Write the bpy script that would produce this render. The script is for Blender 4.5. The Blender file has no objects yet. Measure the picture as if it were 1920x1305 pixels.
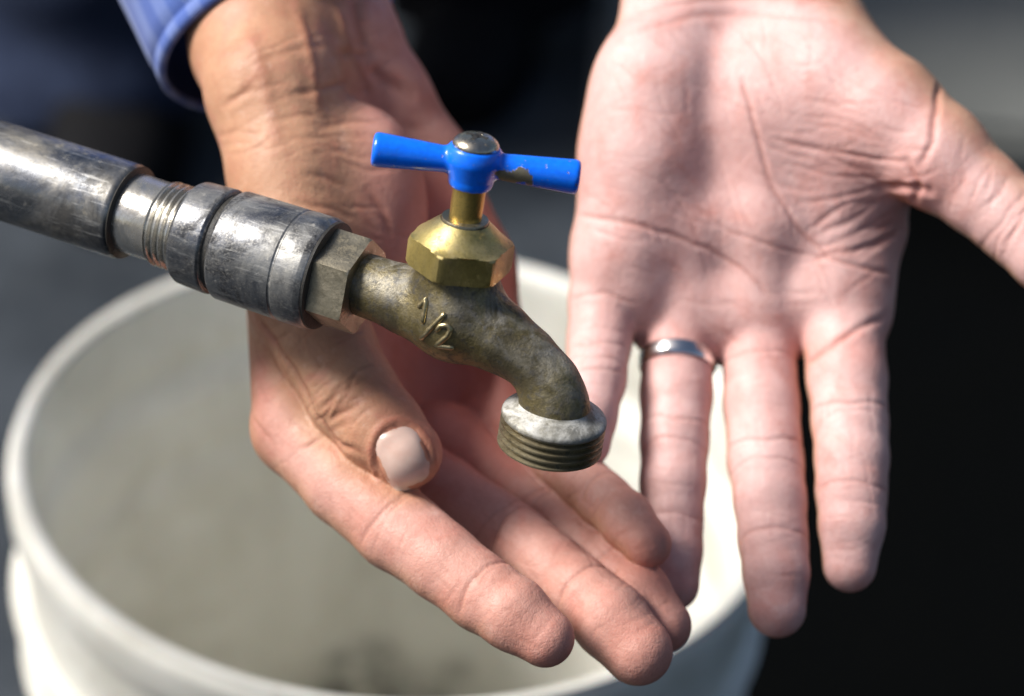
import bpy, bmesh, math, random
import numpy as np
from mathutils import Vector, Matrix
from mathutils.bvhtree import BVHTree
random.seed(4); rng = np.random.default_rng(4)
scene = bpy.context.scene
COL = scene.collection

# ------------------------------------------------------------------ camera
FPX = 4540.0                       # focal length in photo pixels (1920 wide) = 85 mm
ELEV = math.radians(33.7)          # the camera looks down at the tap
CROLL = math.radians(5.7)          # and is held slightly off level
CAMZ = 0.9224
cam_d = bpy.data.cameras.new('camera'); cam = bpy.data.objects.new('camera', cam_d); COL.objects.link(cam)
_u0 = np.array([0, math.sin(ELEV), math.cos(ELEV)]); _r0 = np.array([1, 0, 0.])
cR = math.cos(CROLL)*_r0+math.sin(CROLL)*_u0; cU = math.cos(CROLL)*_u0-math.sin(CROLL)*_r0; cF = np.array([0, math.cos(ELEV), -math.sin(ELEV)])
cam.matrix_world = Matrix([[cR[i], cU[i], -cF[i], (0, 0, CAMZ)[i]] for i in range(3)]+[[0, 0, 0, 1]])
cam_d.sensor_width = 36; cam_d.lens = 36*FPX/1920; cam_d.clip_start = .01; cam_d.clip_end = 200
cam_d.dof.use_dof = True; cam_d.dof.focus_distance = 0.60; cam_d.dof.aperture_fstop = 6.8
scene.camera = cam

# ------------------------------------------------------------------ sky, sun, exposure
SUN = Vector((-0.70, -0.04, 0.71)).normalized()      # towards the sun
world = bpy.data.worlds.new('World'); scene.world = world; world.use_nodes = True
wn = world.node_tree.nodes; wl = world.node_tree.links
sky = wn.new('ShaderNodeTexSky'); sky.sky_type = 'NISHITA'; sky.sun_disc = False
sky.sun_elevation = math.asin(SUN.z); sky.sun_rotation = math.atan2(SUN.x, SUN.y)
sky.air_density = 1.0; sky.dust_density = 3.0
wn['Background'].inputs[1].default_value = 0.06
wl.new(sky.outputs[0], wn['Background'].inputs[0])
sd = bpy.data.lights.new('sun', 'SUN'); sd.energy = 4.0; sd.angle = math.radians(20); sd.color = (1, .965, .92)
so = bpy.data.objects.new('sun', sd); COL.objects.link(so)
so.rotation_euler = SUN.to_track_quat('Z', 'Y').to_euler(); so.location = SUN*3
vs = scene.view_settings; vs.view_transform = 'Standard'; vs.look = 'None'; vs.gamma = 1; vs.use_curve_mapping = False
vs.exposure = 0.60

# ------------------------------------------------------------------ coordinates
# everything near the tap is worked out in centimetres along camera axes: x right, y up, z depth
def P(px, py, d): return np.array([(px-960)/FPX*d, (652.5-py)/FPX*d, d], float)
def RC(rpx, d): return rpx*d/FPX
BAS = np.stack([cR, cU, cF])
def to_world(v):
    v = np.atleast_2d(np.asarray(v, float)); w = (v @ BAS)/100.0; w[:, 2] += CAMZ; return w
def dir_cam(v): return BAS @ np.asarray(v, float)
def nrm(v): v = np.asarray(v, float); return v/np.linalg.norm(v)

# ------------------------------------------------------------------ object helpers
def link(o, parent=None):
    COL.objects.link(o)
    if parent is not None: o.parent = parent
    return o
def mesh_obj(name, verts, faces, mat, parent=None, smooth=True):
    me = bpy.data.meshes.new(name); me.from_pydata([tuple(v) for v in verts], [], [tuple(f) for f in faces]); me.update()
    if smooth: me.polygons.foreach_set('use_smooth', [True]*len(me.polygons))
    me.materials.append(mat)
    return link(bpy.data.objects.new(name, me), parent)
def empty(name, loc=(0, 0, 0)):
    o = bpy.data.objects.new(name, None); o.empty_display_size = .01; COL.objects.link(o); return o
def tag(o, label=None, cat=None, group=None, kind=None):
    for k, v in (('label', label), ('category', cat), ('group', group), ('kind', kind)):
        if v: o[k] = v
    return o
def sharp(o, deg=35):
    me = o.data; bm = bmesh.new(); bm.from_mesh(me)
    for e in bm.edges:
        if len(e.link_faces) == 2 and e.calc_face_angle() > math.radians(deg): e.smooth = False
    bm.to_mesh(me); bm.free(); return o
def add_attr(o, name, arr):
    a = o.data.attributes.new(name, 'FLOAT', 'POINT'); a.data.foreach_set('value', np.asarray(arr, np.float32))

# ------------------------------------------------------------------ material helpers
class NT:
    def __init__(s, name):
        s.m = bpy.data.materials.new(name); s.m.use_nodes = True; s.t = s.m.node_tree
        s.b = s.t.nodes['Principled BSDF']; s.o = s.t.nodes['Material Output']
    def n(s, kind, **kw):
        x = s.t.nodes.new(kind)
        for k, v in kw.items(): setattr(x, k, v)
        return x
    def l(s, a, b): s.t.links.new(a, b)
    def coord(s, scale=(1, 1, 1)):
        c = s.n('ShaderNodeTexCoord'); m = s.n('ShaderNodeMapping'); m.inputs['Scale'].default_value = scale
        s.l(c.outputs['Object'], m.inputs[0]); return m.outputs[0]
    def noise(s, scale, detail=4, rough=.55, vec=None, dist=0):
        x = s.n('ShaderNodeTexNoise'); x.inputs['Scale'].default_value = scale; x.inputs['Detail'].default_value = detail
        x.inputs['Roughness'].default_value = rough; x.inputs['Distortion'].default_value = dist
        s.l(vec if vec is not None else s.coord(), x.inputs['Vector']); return x.outputs['Fac']
    def ramp(s, fac, stops):
        x = s.n('ShaderNodeValToRGB'); e = x.color_ramp.elements
        while len(e) < len(stops): e.new(.5)
        for k, (p, c) in enumerate(stops):
            e[k].position = p; e[k].color = (c, c, c, 1) if not hasattr(c, '__len__') else (*c, 1)
        s.l(fac, x.inputs[0]); return x.outputs[0]
    def mix(s, fac, a, b, blend='MIX'):
        x = s.n('ShaderNodeMix', data_type='RGBA', blend_type=blend)
        for v, i in ((fac, 0), (a, 6), (b, 7)):
            if hasattr(v, 'is_linked') or hasattr(v, 'links'): s.l(v, x.inputs[i])
            elif hasattr(v, '__len__'): x.inputs[i].default_value = (*v, 1)
            else: x.inputs[i].default_value = v if i == 0 else (v, v, v, 1)
        return x.outputs[2]
    def math(s, op, a, b=None, c=None):
        x = s.n('ShaderNodeMath', operation=op)
        for i, v in enumerate((a, b, c)):
            if v is None: continue
            if hasattr(v, 'links'): s.l(v, x.inputs[i])
            else: x.inputs[i].default_value = v
        return x.outputs[0]
    def attr(s, name):
        x = s.n('ShaderNodeAttribute', attribute_name=name); return x.outputs['Fac']
    def bump(s, h, strength, dist, prev=None):
        x = s.n('ShaderNodeBump'); x.inputs['Strength'].default_value = strength; x.inputs['Distance'].default_value = dist
        s.l(h, x.inputs['Height'])
        if prev is not None: s.l(prev, x.inputs['Normal'])
        return x.outputs[0]
    def set(s, **kw):
        for k, v in kw.items():
            i = s.b.inputs[k.replace('_', ' ')]
            if hasattr(v, 'links'): s.l(v, i)
            elif hasattr(v, '__len__'): i.default_value = (*v, 1) if len(v) == 3 and i.type == 'RGBA' else v
            else: i.default_value = v
        return s.m

# skin: pigment differs between palm and back of the hand; folds are a little redder
def skin_mat(name, palm, palm2, back, back2, fold):
    t = NT(name)
    n1 = t.noise(38, 6, .65, dist=.4); n2 = t.noise(170, 5, .7); n3 = t.noise(85, 4, .6, dist=.8)
    pc = t.mix(t.ramp(n1, [(.36, 0), (.64, 1)]), palm, palm2)
    bc = t.mix(t.ramp(n1, [(.36, 0), (.64, 1)]), back, back2)
    c = t.mix(t.attr('palmar'), bc, pc)
    c = t.mix(t.math('MULTIPLY', t.ramp(n3, [(.50, 0), (.70, 1)]), .38), c, (.55, .20, .155))
    c = t.mix(t.math('MULTIPLY', t.ramp(n2, [(.52, 0), (.78, 1)]), .32), c, fold)
    c = t.mix(t.math('MULTIPLY', t.ramp(n2, [(.26, 1), (.42, 0)]), .25), c, (.80, .60, .52))
    c = t.mix(t.math('MULTIPLY', t.attr('crease'), .42), c, fold)
    c = t.mix(t.math('MULTIPLY', t.attr('flush_shade'), .7), c, (.56, .17, .125))
    # fine skin relief: irregular lozenges between tiny furrows, warped so that they never line up
    w = t.n('ShaderNodeTexNoise'); w.inputs['Scale'].default_value = 90; w.inputs['Detail'].default_value = 3; t.l(t.coord(), w.inputs['Vector'])
    vm = t.n('ShaderNodeVectorMath', operation='SCALE'); vm.inputs['Scale'].default_value = .006; t.l(w.outputs['Color'], vm.inputs[0])
    va = t.n('ShaderNodeVectorMath', operation='ADD'); t.l(t.coord((1, 1, .6)), va.inputs[0]); t.l(vm.outputs[0], va.inputs[1])
    def furrow(sc, hi):
        v = t.n('ShaderNodeTexVoronoi', feature='DISTANCE_TO_EDGE'); v.inputs['Scale'].default_value = sc
        t.l(va.outputs[0], v.inputs['Vector']); return t.ramp(v.outputs['Distance'], [(0, 0), (hi, 1)])
    f1 = furrow(520, .16); f2 = furrow(1150, .2)
    c = t.mix(t.math('MULTIPLY', t.math('SUBTRACT', 1, f1), .05), c, fold)
    b1 = t.bump(f2, .16, .0002); b2 = t.bump(f1, .10, .0003, b1)
    b3 = t.bump(n2, .38, .0011, b2)
    r = t.ramp(t.noise(260, 3), [(.3, .44), (.75, .64)])
    return t.set(Base_Color=c, Roughness=r, Normal=b3, Subsurface_Weight=.14, Subsurface_Radius=(1., .32, .18),
                 Subsurface_Scale=.0035, Specular_IOR_Level=.34)
M = {}
M['skin_a'] = skin_mat('skin_tanned', (.60, .33, .27), (.50, .24, .185), (.53, .30, .185), (.45, .23, .135), (.26, .075, .045))
M['skin_b'] = skin_mat('skin_palm', (.71, .465, .435), (.61, .355, .325), (.53, .30, .19), (.46, .245, .145), (.37, .125, .09))

t = NT('nail'); M['nail'] = t.set(Base_Color=t.mix(t.math('MULTIPLY', t.attr('free_edge'), .6), t.mix(t.ramp(t.noise(120, 3), [(.35, 0), (.7, 1)]), (.66, .48, .41), (.58, .39, .32)), (.74, .65, .48)),
    Roughness=.27, Subsurface_Weight=.15, Subsurface_Scale=.002, Subsurface_Radius=(1, .4, .25), Normal=t.bump(t.noise(500, 3), .12, .0003))

# metals
def worn_metal(name, base, base2, spot, scale=90, rough=(.25, .5), metallic=1., spot_at=(.56, .66), bump=.25, lime=0., limecol=(.62, .60, .55), dirt=0., dirtcol=(.36, .33, .26), streak=0., grime_dark=0.):
    t = NT(name)
    n1 = t.noise(scale, 6, .65); n2 = t.noise(scale*4.5, 5, .7); n3 = t.noise(scale*1.25, 6, .65, dist=.6)
    c = t.mix(t.ramp(n1, [(.35, 0), (.65, 1)]), base, base2)
    sp = t.ramp(n2, [(spot_at[0], 0), (spot_at[1], 1)])
    c = t.mix(sp, c, spot)
    met = t.math('SUBTRACT', metallic, t.math('MULTIPLY', sp, .55))
    r = t.math('ADD', t.ramp(n1, [(.3, rough[0]), (.7, rough[1])]), t.math('MULTIPLY', sp, .2))
    if dirt:      # dried dirt, dull and dielectric
        kd = t.math('MULTIPLY', t.ramp(t.noise(scale*.35, 7, .7, dist=.5), [(.44, 0), (.62, 1)]), dirt)
        c = t.mix(kd, c, dirtcol); met = t.math('SUBTRACT', met, t.math('MULTIPLY', kd, .8)); r = t.math('ADD', r, t.math('MULTIPLY', kd, .3))
    if grime_dark:     # black grease; on pipe and coupling it paints in a dark reflection
        kg = t.math('MULTIPLY', t.ramp(t.noise(scale*.6, 6, .7, dist=1.), [(.46, 0), (.58, 1)]), grime_dark)
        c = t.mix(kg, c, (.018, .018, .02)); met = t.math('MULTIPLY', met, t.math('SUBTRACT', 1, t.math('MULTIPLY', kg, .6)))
    if lime:      # lime scale settles on faces that look up
        g = t.n('ShaderNodeNewGeometry'); x = t.n('ShaderNodeSeparateXYZ'); t.l(g.outputs['Normal'], x.inputs[0])
        up = t.math('MULTIPLY', t.ramp(x.outputs['Z'], [(.10, 0), (.75, 1)]), lime)
        k = t.math('MULTIPLY', up, t.ramp(n3, [(.40, 0), (.60, 1)]))
        c = t.mix(k, c, limecol); met = t.math('SUBTRACT', met, t.math('MULTIPLY', k, .85)); r = t.math('ADD', r, t.math('MULTIPLY', k, .25))
    if streak:    # drag marks along the pipe
        m1 = t.n('ShaderNodeMapping'); m1.inputs['Rotation'].default_value = (0, 0, math.radians(21.4)); t.l(t.n('ShaderNodeTexCoord').outputs['Object'], m1.inputs[0])
        m2 = t.n('ShaderNodeMapping'); m2.inputs['Scale'].default_value = (.10, 1, 1); t.l(m1.outputs[0], m2.inputs[0])
        sk = t.ramp(t.noise(700, 5, .7, vec=m2.outputs[0]), [(.56, 0), (.70, 1)])
        c = t.mix(t.math('MULTIPLY', sk, streak), c, (.66, .65, .62)); r = t.math('ADD', r, t.math('MULTIPLY', sk, .15))
    grain = t.noise(1500, 3, .7); c = t.mix(t.ramp(grain, [(.30, .45), (.50, 0)]), c, spot)
    nb = t.bump(grain, bump*.6, .0003, t.bump(n2, bump, .0006, t.bump(n1, bump, .001)))
    return t.set(Base_Color=c, Metallic=met, Roughness=r, Normal=nb)
M['brass_cast'] = worn_metal('brass_cast', (.25, .20, .09), (.155, .125, .055), (.065, .055, .035), 110, (.36, .52), spot_at=(.50, .62), bump=.45, lime=.3, metallic=.85, grime_dark=.55, dirt=.35, dirtcol=(.15, .125, .06))
M['brass_flange'] = worn_metal('brass_flange', (.24, .225, .18), (.15, .135, .09), (.10, .095, .08), 110, (.4, .55), metallic=.7, spot_at=(.52, .64), bump=.4, lime=1., limecol=(.60, .59, .55), dirt=.5, dirtcol=(.33, .33, .32))
M['brass_thread'] = worn_metal('brass_thread', (.40, .34, .22), (.28, .23, .13), (.10, .085, .05), 120, (.3, .45), bump=.2, dirt=.4, dirtcol=(.10, .09, .06))
M['brass_nut'] = worn_metal('brass_nut', (.60, .48, .17), (.47, .37, .12), (.22, .16, .06), 60, (.30, .46), spot_at=(.58, .72), bump=.15, lime=.15, grime_dark=.4, dirt=.3, dirtcol=(.25, .19, .08))
M['brass_bright'] = worn_metal('brass_bright', (.85, .62, .20), (.70, .50, .15), (.30, .22, .08), 80, (.34, .44), spot_at=(.62, .76), bump=.1)
M['marking'] = worn_metal('brass_marking', (.52, .44, .26), (.42, .34, .18), (.25, .2, .12), 120, (.3, .42), bump=.1)
M['hex'] = worn_metal('brass_hex', (.42, .37, .27), (.30, .26, .18), (.16, .14, .10), 90, (.28, .45), spot_at=(.54, .68), bump=.2, dirt=.4)
M['steel_pipe'] = worn_metal('steel_pipe', (.28, .29, .31), (.15, .16, .175), (.16, .155, .14), 70, (.2, .34), spot_at=(.56, .68), bump=.07, dirt=.75, dirtcol=(.40, .35, .26), streak=.5, grime_dark=.75)  # black patches stand in for a dark reflection along the pipe
M['nipple'] = worn_metal('zinc_nipple', (.72, .70, .66), (.55, .53, .48), (.30, .27, .2), 80, (.16, .3), spot_at=(.6, .72), bump=.12, grime_dark=.5, dirt=.4)
M['coupling'] = worn_metal('coupling_steel', (.24, .25, .27), (.12, .125, .14), (.42, .40, .36), 70, (.24, .42), spot_at=(.60, .72), bump=.12, dirt=.6, dirtcol=(.42, .40, .34), streak=.4, grime_dark=.9)  # black patches imitate a dark reflection here too
M['dark_gap'] = worn_metal('dark_gap_fill', (.02, .02, .02), (.03, .028, .022), (.06, .05, .04), 90, (.5, .7), metallic=0., bump=.4)  # near-black, for the pipe joints and the screw slot
M['screw'] = worn_metal('cap_screw', (.58, .52, .42), (.44, .38, .28), (.14, .11, .08), 110, (.2, .34), spot_at=(.58, .68), bump=.2)

# chipped blue enamel over brass
t = NT('blue_enamel')
ch = t.attr('chip'); nz = t.noise(420, 4, .7)
k = t.ramp(t.math('ADD', ch, t.math('MULTIPLY', t.math('SUBTRACT', nz, .5), 1.3)), [(.50, 0), (.56, 1)])
fine = t.noise(700, 4)
sm = t.noise(150, 5, .7, dist=.5)
c = t.mix(k, t.mix(t.ramp(fine, [(.35, 0), (.7, 1)]), (.002, .15, .93), (.003, .18, .97)), t.mix(fine, (.16, .135, .085), (.30, .27, .19)))
c = t.mix(t.math('MULTIPLY', t.ramp(sm, [(.52, 0), (.72, 1)]), .35), c, (.01, .06, .30))
M['blue'] = t.set(Base_Color=c, Metallic=t.math('MULTIPLY', k, .6), Roughness=t.ramp(k, [(0, .27), (1, .5)]),
    Coat_Weight=.25, Coat_Roughness=.12, Normal=t.bump(t.math('SUBTRACT', t.math('MULTIPLY', nz, .12), k), .35, .0004))

# ring
t = NT('silver'); M['silver'] = t.set(Base_Color=(.75, .74, .73), Metallic=1., Roughness=t.ramp(t.noise(400, 3), [(.3, .14), (.7, .24)]))

# bucket plastic
t = NT('white_plastic')
n = t.noise(22, 5, .6); n2 = t.noise(9, 4, .6, dist=.8)
c = t.mix(t.ramp(n, [(.42, 0), (.72, 1)]), (.80, .79, .725), (.66, .645, .57))
c = t.mix(t.math('MULTIPLY', t.ramp(n2, [(.47, 0), (.62, 1)]), .45), c, (.44, .42, .35))
sc = t.ramp(t.noise(130, 6, .75, vec=t.coord((1, 1, .35))), [(.58, 0), (.68, 1)])
c = t.mix(t.math('MULTIPLY', sc, .55), c, (.36, .34, .27))
c = t.mix(t.math('MULTIPLY', t.attr('grime_dark'), .8), c, (.40, .385, .32))
c = t.mix(t.math('MULTIPLY', t.attr('blotch'), t.ramp(t.noise(60, 5, .6), [(.34, 0), (.6, 1)])), c, (.05, .055, .05))
M['bucket'] = t.set(Base_Color=c, Roughness=.5, Subsurface_Weight=.08, Subsurface_Scale=.004, Normal=t.bump(t.noise(200, 4), .15, .0008))

# cloth
def cloth(name, a, b, scale=500, rough=.85, stripes=0.):
    t = NT(name); w1 = t.n('ShaderNodeTexWave', bands_direction='Z'); w1.inputs['Scale'].default_value = scale*.6
    w2 = t.n('ShaderNodeTexWave', bands_direction='X'); w2.inputs['Scale'].default_value = scale*.6
    v = t.coord(); t.l(v, w1.inputs[0]); t.l(v, w2.inputs[0])
    h = t.math('MULTIPLY', w1.outputs['Fac'], w2.outputs['Fac'])
    c = t.mix(t.ramp(t.noise(40, 5), [(.3, 0), (.7, 1)]), a, b)
    if stripes: c = t.mix(t.math('MULTIPLY', t.ramp(t.attr('stripe'), [(.45, 0), (.6, 1)]), stripes), c, (.50, .60, .85))
    return t.set(Base_Color=c, Roughness=rough, Sheen_Weight=.2 if stripes else 0., Specular_IOR_Level=.3 if stripes else .1, Normal=t.bump(h, .3, .0006))
M['shirt'] = cloth('blue_shirt', (.08, .145, .43), (.06, .105, .34), stripes=.14)
M['sleeve_shade'] = cloth('shirt_shade', (.03, .04, .10), (.02, .03, .08))  # darker blue paints the shade inside the sleeve
M['navy'] = cloth('navy_trousers', (.024, .034, .066), (.011, .016, .034))
M['navy_shaded'] = cloth('navy_trousers_shaded', (.003, .003, .005), (.002, .002, .003))  # the navy trousers again, coloured as if in shade
t = NT('shoe_black'); M['shoe'] = t.set(Base_Color=t.mix(t.noise(40, 4), (.002, .002, .003), (.005, .005, .006)), Roughness=.8, Specular_IOR_Level=.12)
t = NT('shoe_rubber'); M['sole'] = t.set(Base_Color=(.004, .004, .004), Roughness=.9, Specular_IOR_Level=.1)

# ground: dark wet slate-grey yard, near-black to the right of the bucket
t = NT('wet_yard')
n = t.noise(9, 8, .65); n2 = t.noise(70, 6, .7); n3 = t.noise(2.3, 3)
c = t.mix(t.ramp(n, [(.35, 0), (.68, 1)]), (.018, .023, .029), (.052, .062, .074))
c = t.mix(t.ramp(n2, [(.55, 0), (.75, 1)]), c, (.07, .07, .068))
geo = t.n('ShaderNodeNewGeometry'); sx = t.n('ShaderNodeSeparateXYZ'); t.l(geo.outputs['Position'], sx.inputs[0])
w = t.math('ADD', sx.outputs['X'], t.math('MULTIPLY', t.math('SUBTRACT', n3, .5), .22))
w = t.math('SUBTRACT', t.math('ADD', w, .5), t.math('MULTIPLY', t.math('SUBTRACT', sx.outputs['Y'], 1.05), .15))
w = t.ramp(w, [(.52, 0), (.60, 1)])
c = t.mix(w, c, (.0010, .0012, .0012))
sp = t.ramp(w, [(0, .22), (1, .03)])
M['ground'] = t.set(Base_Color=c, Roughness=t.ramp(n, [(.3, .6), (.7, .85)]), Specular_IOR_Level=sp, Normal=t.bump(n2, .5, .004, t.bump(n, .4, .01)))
t = NT('old_concrete')
n = t.noise(6, 8, .65); n2 = t.noise(60, 6, .7)
c = t.mix(t.ramp(n, [(.3, 0), (.7, 1)]), (.125, .13, .118), (.165, .168, .155))
c = t.mix(t.math('MULTIPLY', t.ramp(n2, [(.5, 0), (.8, 1)]), .5), c, (.09, .09, .085))
M['concrete'] = t.set(Base_Color=c, Roughness=.85, Normal=t.bump(n2, .5, .003))

# ------------------------------------------------------------------ the setting
def sheet(name, x0, x1, y0, y1, z, mat, n=2):
    v = [(x0, y0, z), (x1, y0, z), (x1, y1, z), (x0, y1, z)]
    return mesh_obj(name, v, [(0, 1, 2, 3)], mat, smooth=False)
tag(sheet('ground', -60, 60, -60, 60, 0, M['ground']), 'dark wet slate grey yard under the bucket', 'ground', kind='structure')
bm = bmesh.new()
bmesh.ops.create_cube(bm, size=1)
for v in bm.verts: v.co = Vector((v.co.x*2.4+1.245, v.co.y*3.0+3.17, v.co.z*.05+.027))
bmesh.ops.bevel(bm, geom=bm.edges[:], offset=.012, segments=3, affect='EDGES')
me = bpy.data.meshes.new('pavement'); bm.to_mesh(me); bm.free(); me.materials.append(M['concrete'])
tag(link(bpy.data.objects.new('pavement', me)), 'pale grey concrete slab beside the dark yard', 'pavement', kind='structure')

# ------------------------------------------------------------------ signed distance sculpting
def cone(p, a, b, ra, rb):
    ba = b-a; pa = p-a; l2 = max(float(ba@ba), 1e-9)
    tt = np.clip(pa@ba/l2, 0, 1)
    q = pa-tt[:, None]*ba
    return np.sqrt((q*q).sum(1))-(ra+(rb-ra)*tt)
def ellip(p, c, ax, rad):
    q = (p-c)@np.asarray(ax).T/np.asarray(rad)
    k0 = np.sqrt((q*q).sum(1))+1e-6; k1 = np.sqrt(((q/np.asarray(rad))**2).sum(1))+1e-6
    return k0*(k0-1)/k1
def smin(a, b, k):
    h = np.maximum(k-np.abs(a-b), 0)/k
    return np.minimum(a, b)-h*h*k*.25
def surface(fn, lo, hi, h):
    lo = np.asarray(lo, float); n = np.ceil((np.asarray(hi)-lo)/h).astype(int)+1
    S = 6; nc = n//S+2
    g = np.stack(np.meshgrid(*[np.arange(k) for k in nc], indexing='ij'), -1).reshape(-1, 3)
    cv = fn((lo+(g+.5)*S*h).astype(np.float32)).reshape(nc)
    full = np.repeat(np.repeat(np.repeat(cv, S, 0), S, 1), S, 2)[:n[0], :n[1], :n[2]].copy()
    act = np.argwhere(np.abs(full) < S*h*1.15)
    out = np.empty(len(act), np.float32)
    for i in range(0, len(act), 400000):
        out[i:i+400000] = fn((lo+act[i:i+400000]*h).astype(np.float32))
    full[act[:, 0], act[:, 1], act[:, 2]] = out
    V = full; ins = V < 0
    cs = [ins[i:n[0]-1+i, j:n[1]-1+j, k:n[2]-1+k] for i in (0, 1) for j in (0, 1) for k in (0, 1)]
    cnt = sum(c.astype(np.int8) for c in cs); ac = (cnt > 0) & (cnt < 8)
    idx = np.argwhere(ac); ids = -np.ones(ac.shape, np.int64); ids[ac] = np.arange(len(idx))
    acc = np.zeros((len(idx), 3)); num = np.zeros(len(idx))
    cor = [(i, j, k) for i in (0, 1) for j in (0, 1) for k in (0, 1)]
    for a in range(8):
        for b in range(a+1, 8):
            A, B = np.array(cor[a]), np.array(cor[b])
            if np.abs(A-B).sum() != 1: continue
            va = V[tuple((idx+A).T)]; vb = V[tuple((idx+B).T)]
            m = (va < 0) != (vb < 0)
            tt = np.where(m, va/np.where(m, va-vb, 1), 0)
            acc[m] += (A+(B-A)*tt[:, None])[m]; num[m] += 1
    verts = lo+(idx+acc/num[:, None])*h
    faces = []
    for ax in range(3):
        u, w = [(1, 2), (2, 0), (0, 1)][ax]
        sl0 = [slice(1, None)]*3; sl0[ax] = slice(0, -1); sl1 = [slice(1, None)]*3; sl1[ax] = slice(1, None)
        a_, b_ = ins[tuple(sl0)], ins[tuple(sl1)]
        e = np.argwhere(a_ != b_)
        base = e.copy(); base[:, u] += 1; base[:, w] += 1
        flip = a_[tuple(e.T)]
        q = []
        for du, dw in ((-1, -1), (0, -1), (0, 0), (-1, 0)):
            c = base.copy(); c[:, u] += du; c[:, w] += dw
            ok = np.all(c < np.array(ac.shape), 1); c = np.minimum(c, np.array(ac.shape)-1)
            q.append(np.where(ok, ids[tuple(c.T)], -1))
        q = np.stack(q, 1); good = (q >= 0).all(1); q = q[good]; fl = flip[good]
        q[~fl] = q[~fl][:, ::-1]; faces.append(q)
    return verts, np.concatenate(faces)
def relax(v, f, it=2, lam=.5):
    e = np.concatenate([f[:, [0, 1]], f[:, [1, 2]], f[:, [2, 3]], f[:, [3, 0]]])
    e = np.concatenate([e, e[:, ::-1]]); deg = np.bincount(e[:, 0], minlength=len(v))[:, None]
    for _ in range(it):
        s = np.stack([np.bincount(e[:, 0], weights=v[e[:, 1], k], minlength=len(v)) for k in range(3)], 1)/np.maximum(deg, 1)
        v = v+lam*(s-v)
    return v
def normals(v, f):
    n = np.cross(v[f[:, 2]]-v[f[:, 0]], v[f[:, 3]]-v[f[:, 1]]); N = np.zeros_like(v)
    for k in range(4):
        for c in range(3): N[:, c] += np.bincount(f[:, k], weights=n[:, c], minlength=len(v))
    return N/np.maximum(np.linalg.norm(N, axis=1, keepdims=True), 1e-12)
def sstep(x, a, b): x = np.clip((x-a)/(b-a), 0, 1); return x*x*(3-2*x)
def bvh(v, f): return BVHTree.FromPolygons([tuple(x) for x in v], [tuple(x) for x in f])
def hit(tree, px, py):
    d = nrm(P(px, py, 1.)); r = tree.ray_cast(Vector((0, 0, 0)), Vector(d))
    return None if r[0] is None else np.array(r[0])
def polyline_dist(v, pts):
    best = np.full(len(v), 9e9)
    for a, b in zip(pts[:-1], pts[1:]):
        lo = np.minimum(a, b)-.8; hi = np.maximum(a, b)+.8
        m = np.where(np.all((v > lo) & (v < hi), 1))[0]
        if not len(m): continue
        best[m] = np.minimum(best[m], cone(v[m], a, b, 0, 0))
    return best
def carve(v, f, creases):
    """press skin folds into the surface where they lie; returns new vertices and the fold mask"""
    N = normals(v, f); tree = bvh(v, f); off = np.zeros(len(v)); mask = np.zeros(len(v))
    for pts, width, depth in creases:
        pts = np.array(pts, float); dense = []
        for a, b in zip(pts[:-1], pts[1:]):
            k = max(2, int(np.linalg.norm(b-a)/14))
            for q in range(k): dense.append(a+(b-a)*q/k)
        dense.append(pts[-1])
        dense = np.array(dense); 
        if len(dense) > 4: dense[1:-1] += rng.normal(0, .8, (len(dense)-2, 2))
        H = [hit(tree, *q) for q in dense]; run = []; runs = []
        for h in H:
            if h is None or (run and np.linalg.norm(h-run[-1]) > 1.2):
                if len(run) > 1: runs.append(run)
                run = []
            if h is not None: run.append(h)
        if len(run) > 1: runs.append(run)
        for r in runs:
            r = np.array(r); d = polyline_dist(v, r); m = d < width*4
            # taper at the ends
            ends = np.minimum(np.linalg.norm(v[m]-r[0], axis=1), np.linalg.norm(v[m]-r[-1], axis=1))
            tp = .35+.65*sstep(ends, 0, .35)
            g = np.exp(-(d[m]/width)**2)*tp
            lip = np.exp(-((d[m]-width*2.2)/(width*1.2))**2)*tp
            off[m] -= depth*(g-.12*lip); mask[m] = np.maximum(mask[m], g*min(1, abs(depth)/.05))
    return v+N*off[:, None], np.clip(mask, 0, 1)

# ------------------------------------------------------------------ the water tap
AX = dir_cam((math.cos(math.radians(21.4)), -math.sin(math.radians(21.4)), 0))     # pipe axis, level, towards the viewer's right
UPW = dir_cam((0, 0, 1)); NX = nrm(np.cross(UPW, AX))
ROLL = math.radians(-8)
TW = nrm(UPW*math.cos(ROLL)+NX*math.sin(ROLL)*1.0)                              # stem direction, tap screwed in slightly past upright
if (TW-UPW)[0] < 0: TW = nrm(UPW*math.cos(ROLL)-NX*math.sin(ROLL))
TN = nrm(np.cross(TW, AX))
TO = P(846, 592, 60.)                                                           # where stem axis meets pipe axis
def plane_pt(px, py):
    r = P(px, py, 1.); return r*((TO@TN)/(r@TN))
def lathe(name, prof, c, ax, mat, parent, seg=72, hexa=None, wob=None):
    sc_ = np.linalg.norm(ax); ax = nrm(ax); u = nrm(np.cross(ax, [.3, .1, 1.])); w = np.cross(ax, u); V = []; Fc = []
    prof = [(s*sc_, r) for s, r in prof]
    for k, (s, r) in enumerate(prof):
        for j in range(seg):
            th = 2*math.pi*j/seg
            V.append(c+ax*s+(u*math.cos(th)+w*math.sin(th))*r)
    for k in range(len(prof)-1):
        for j in range(seg):
            a, b = k*seg+j, k*seg+(j+1) % seg
            Fc.append((a, b, b+seg, a+seg))
    if prof[0][1] > 1e-3 and False: pass
    o = mesh_obj(name, to_world(V), Fc, mat, parent); return sharp(o)
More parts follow.
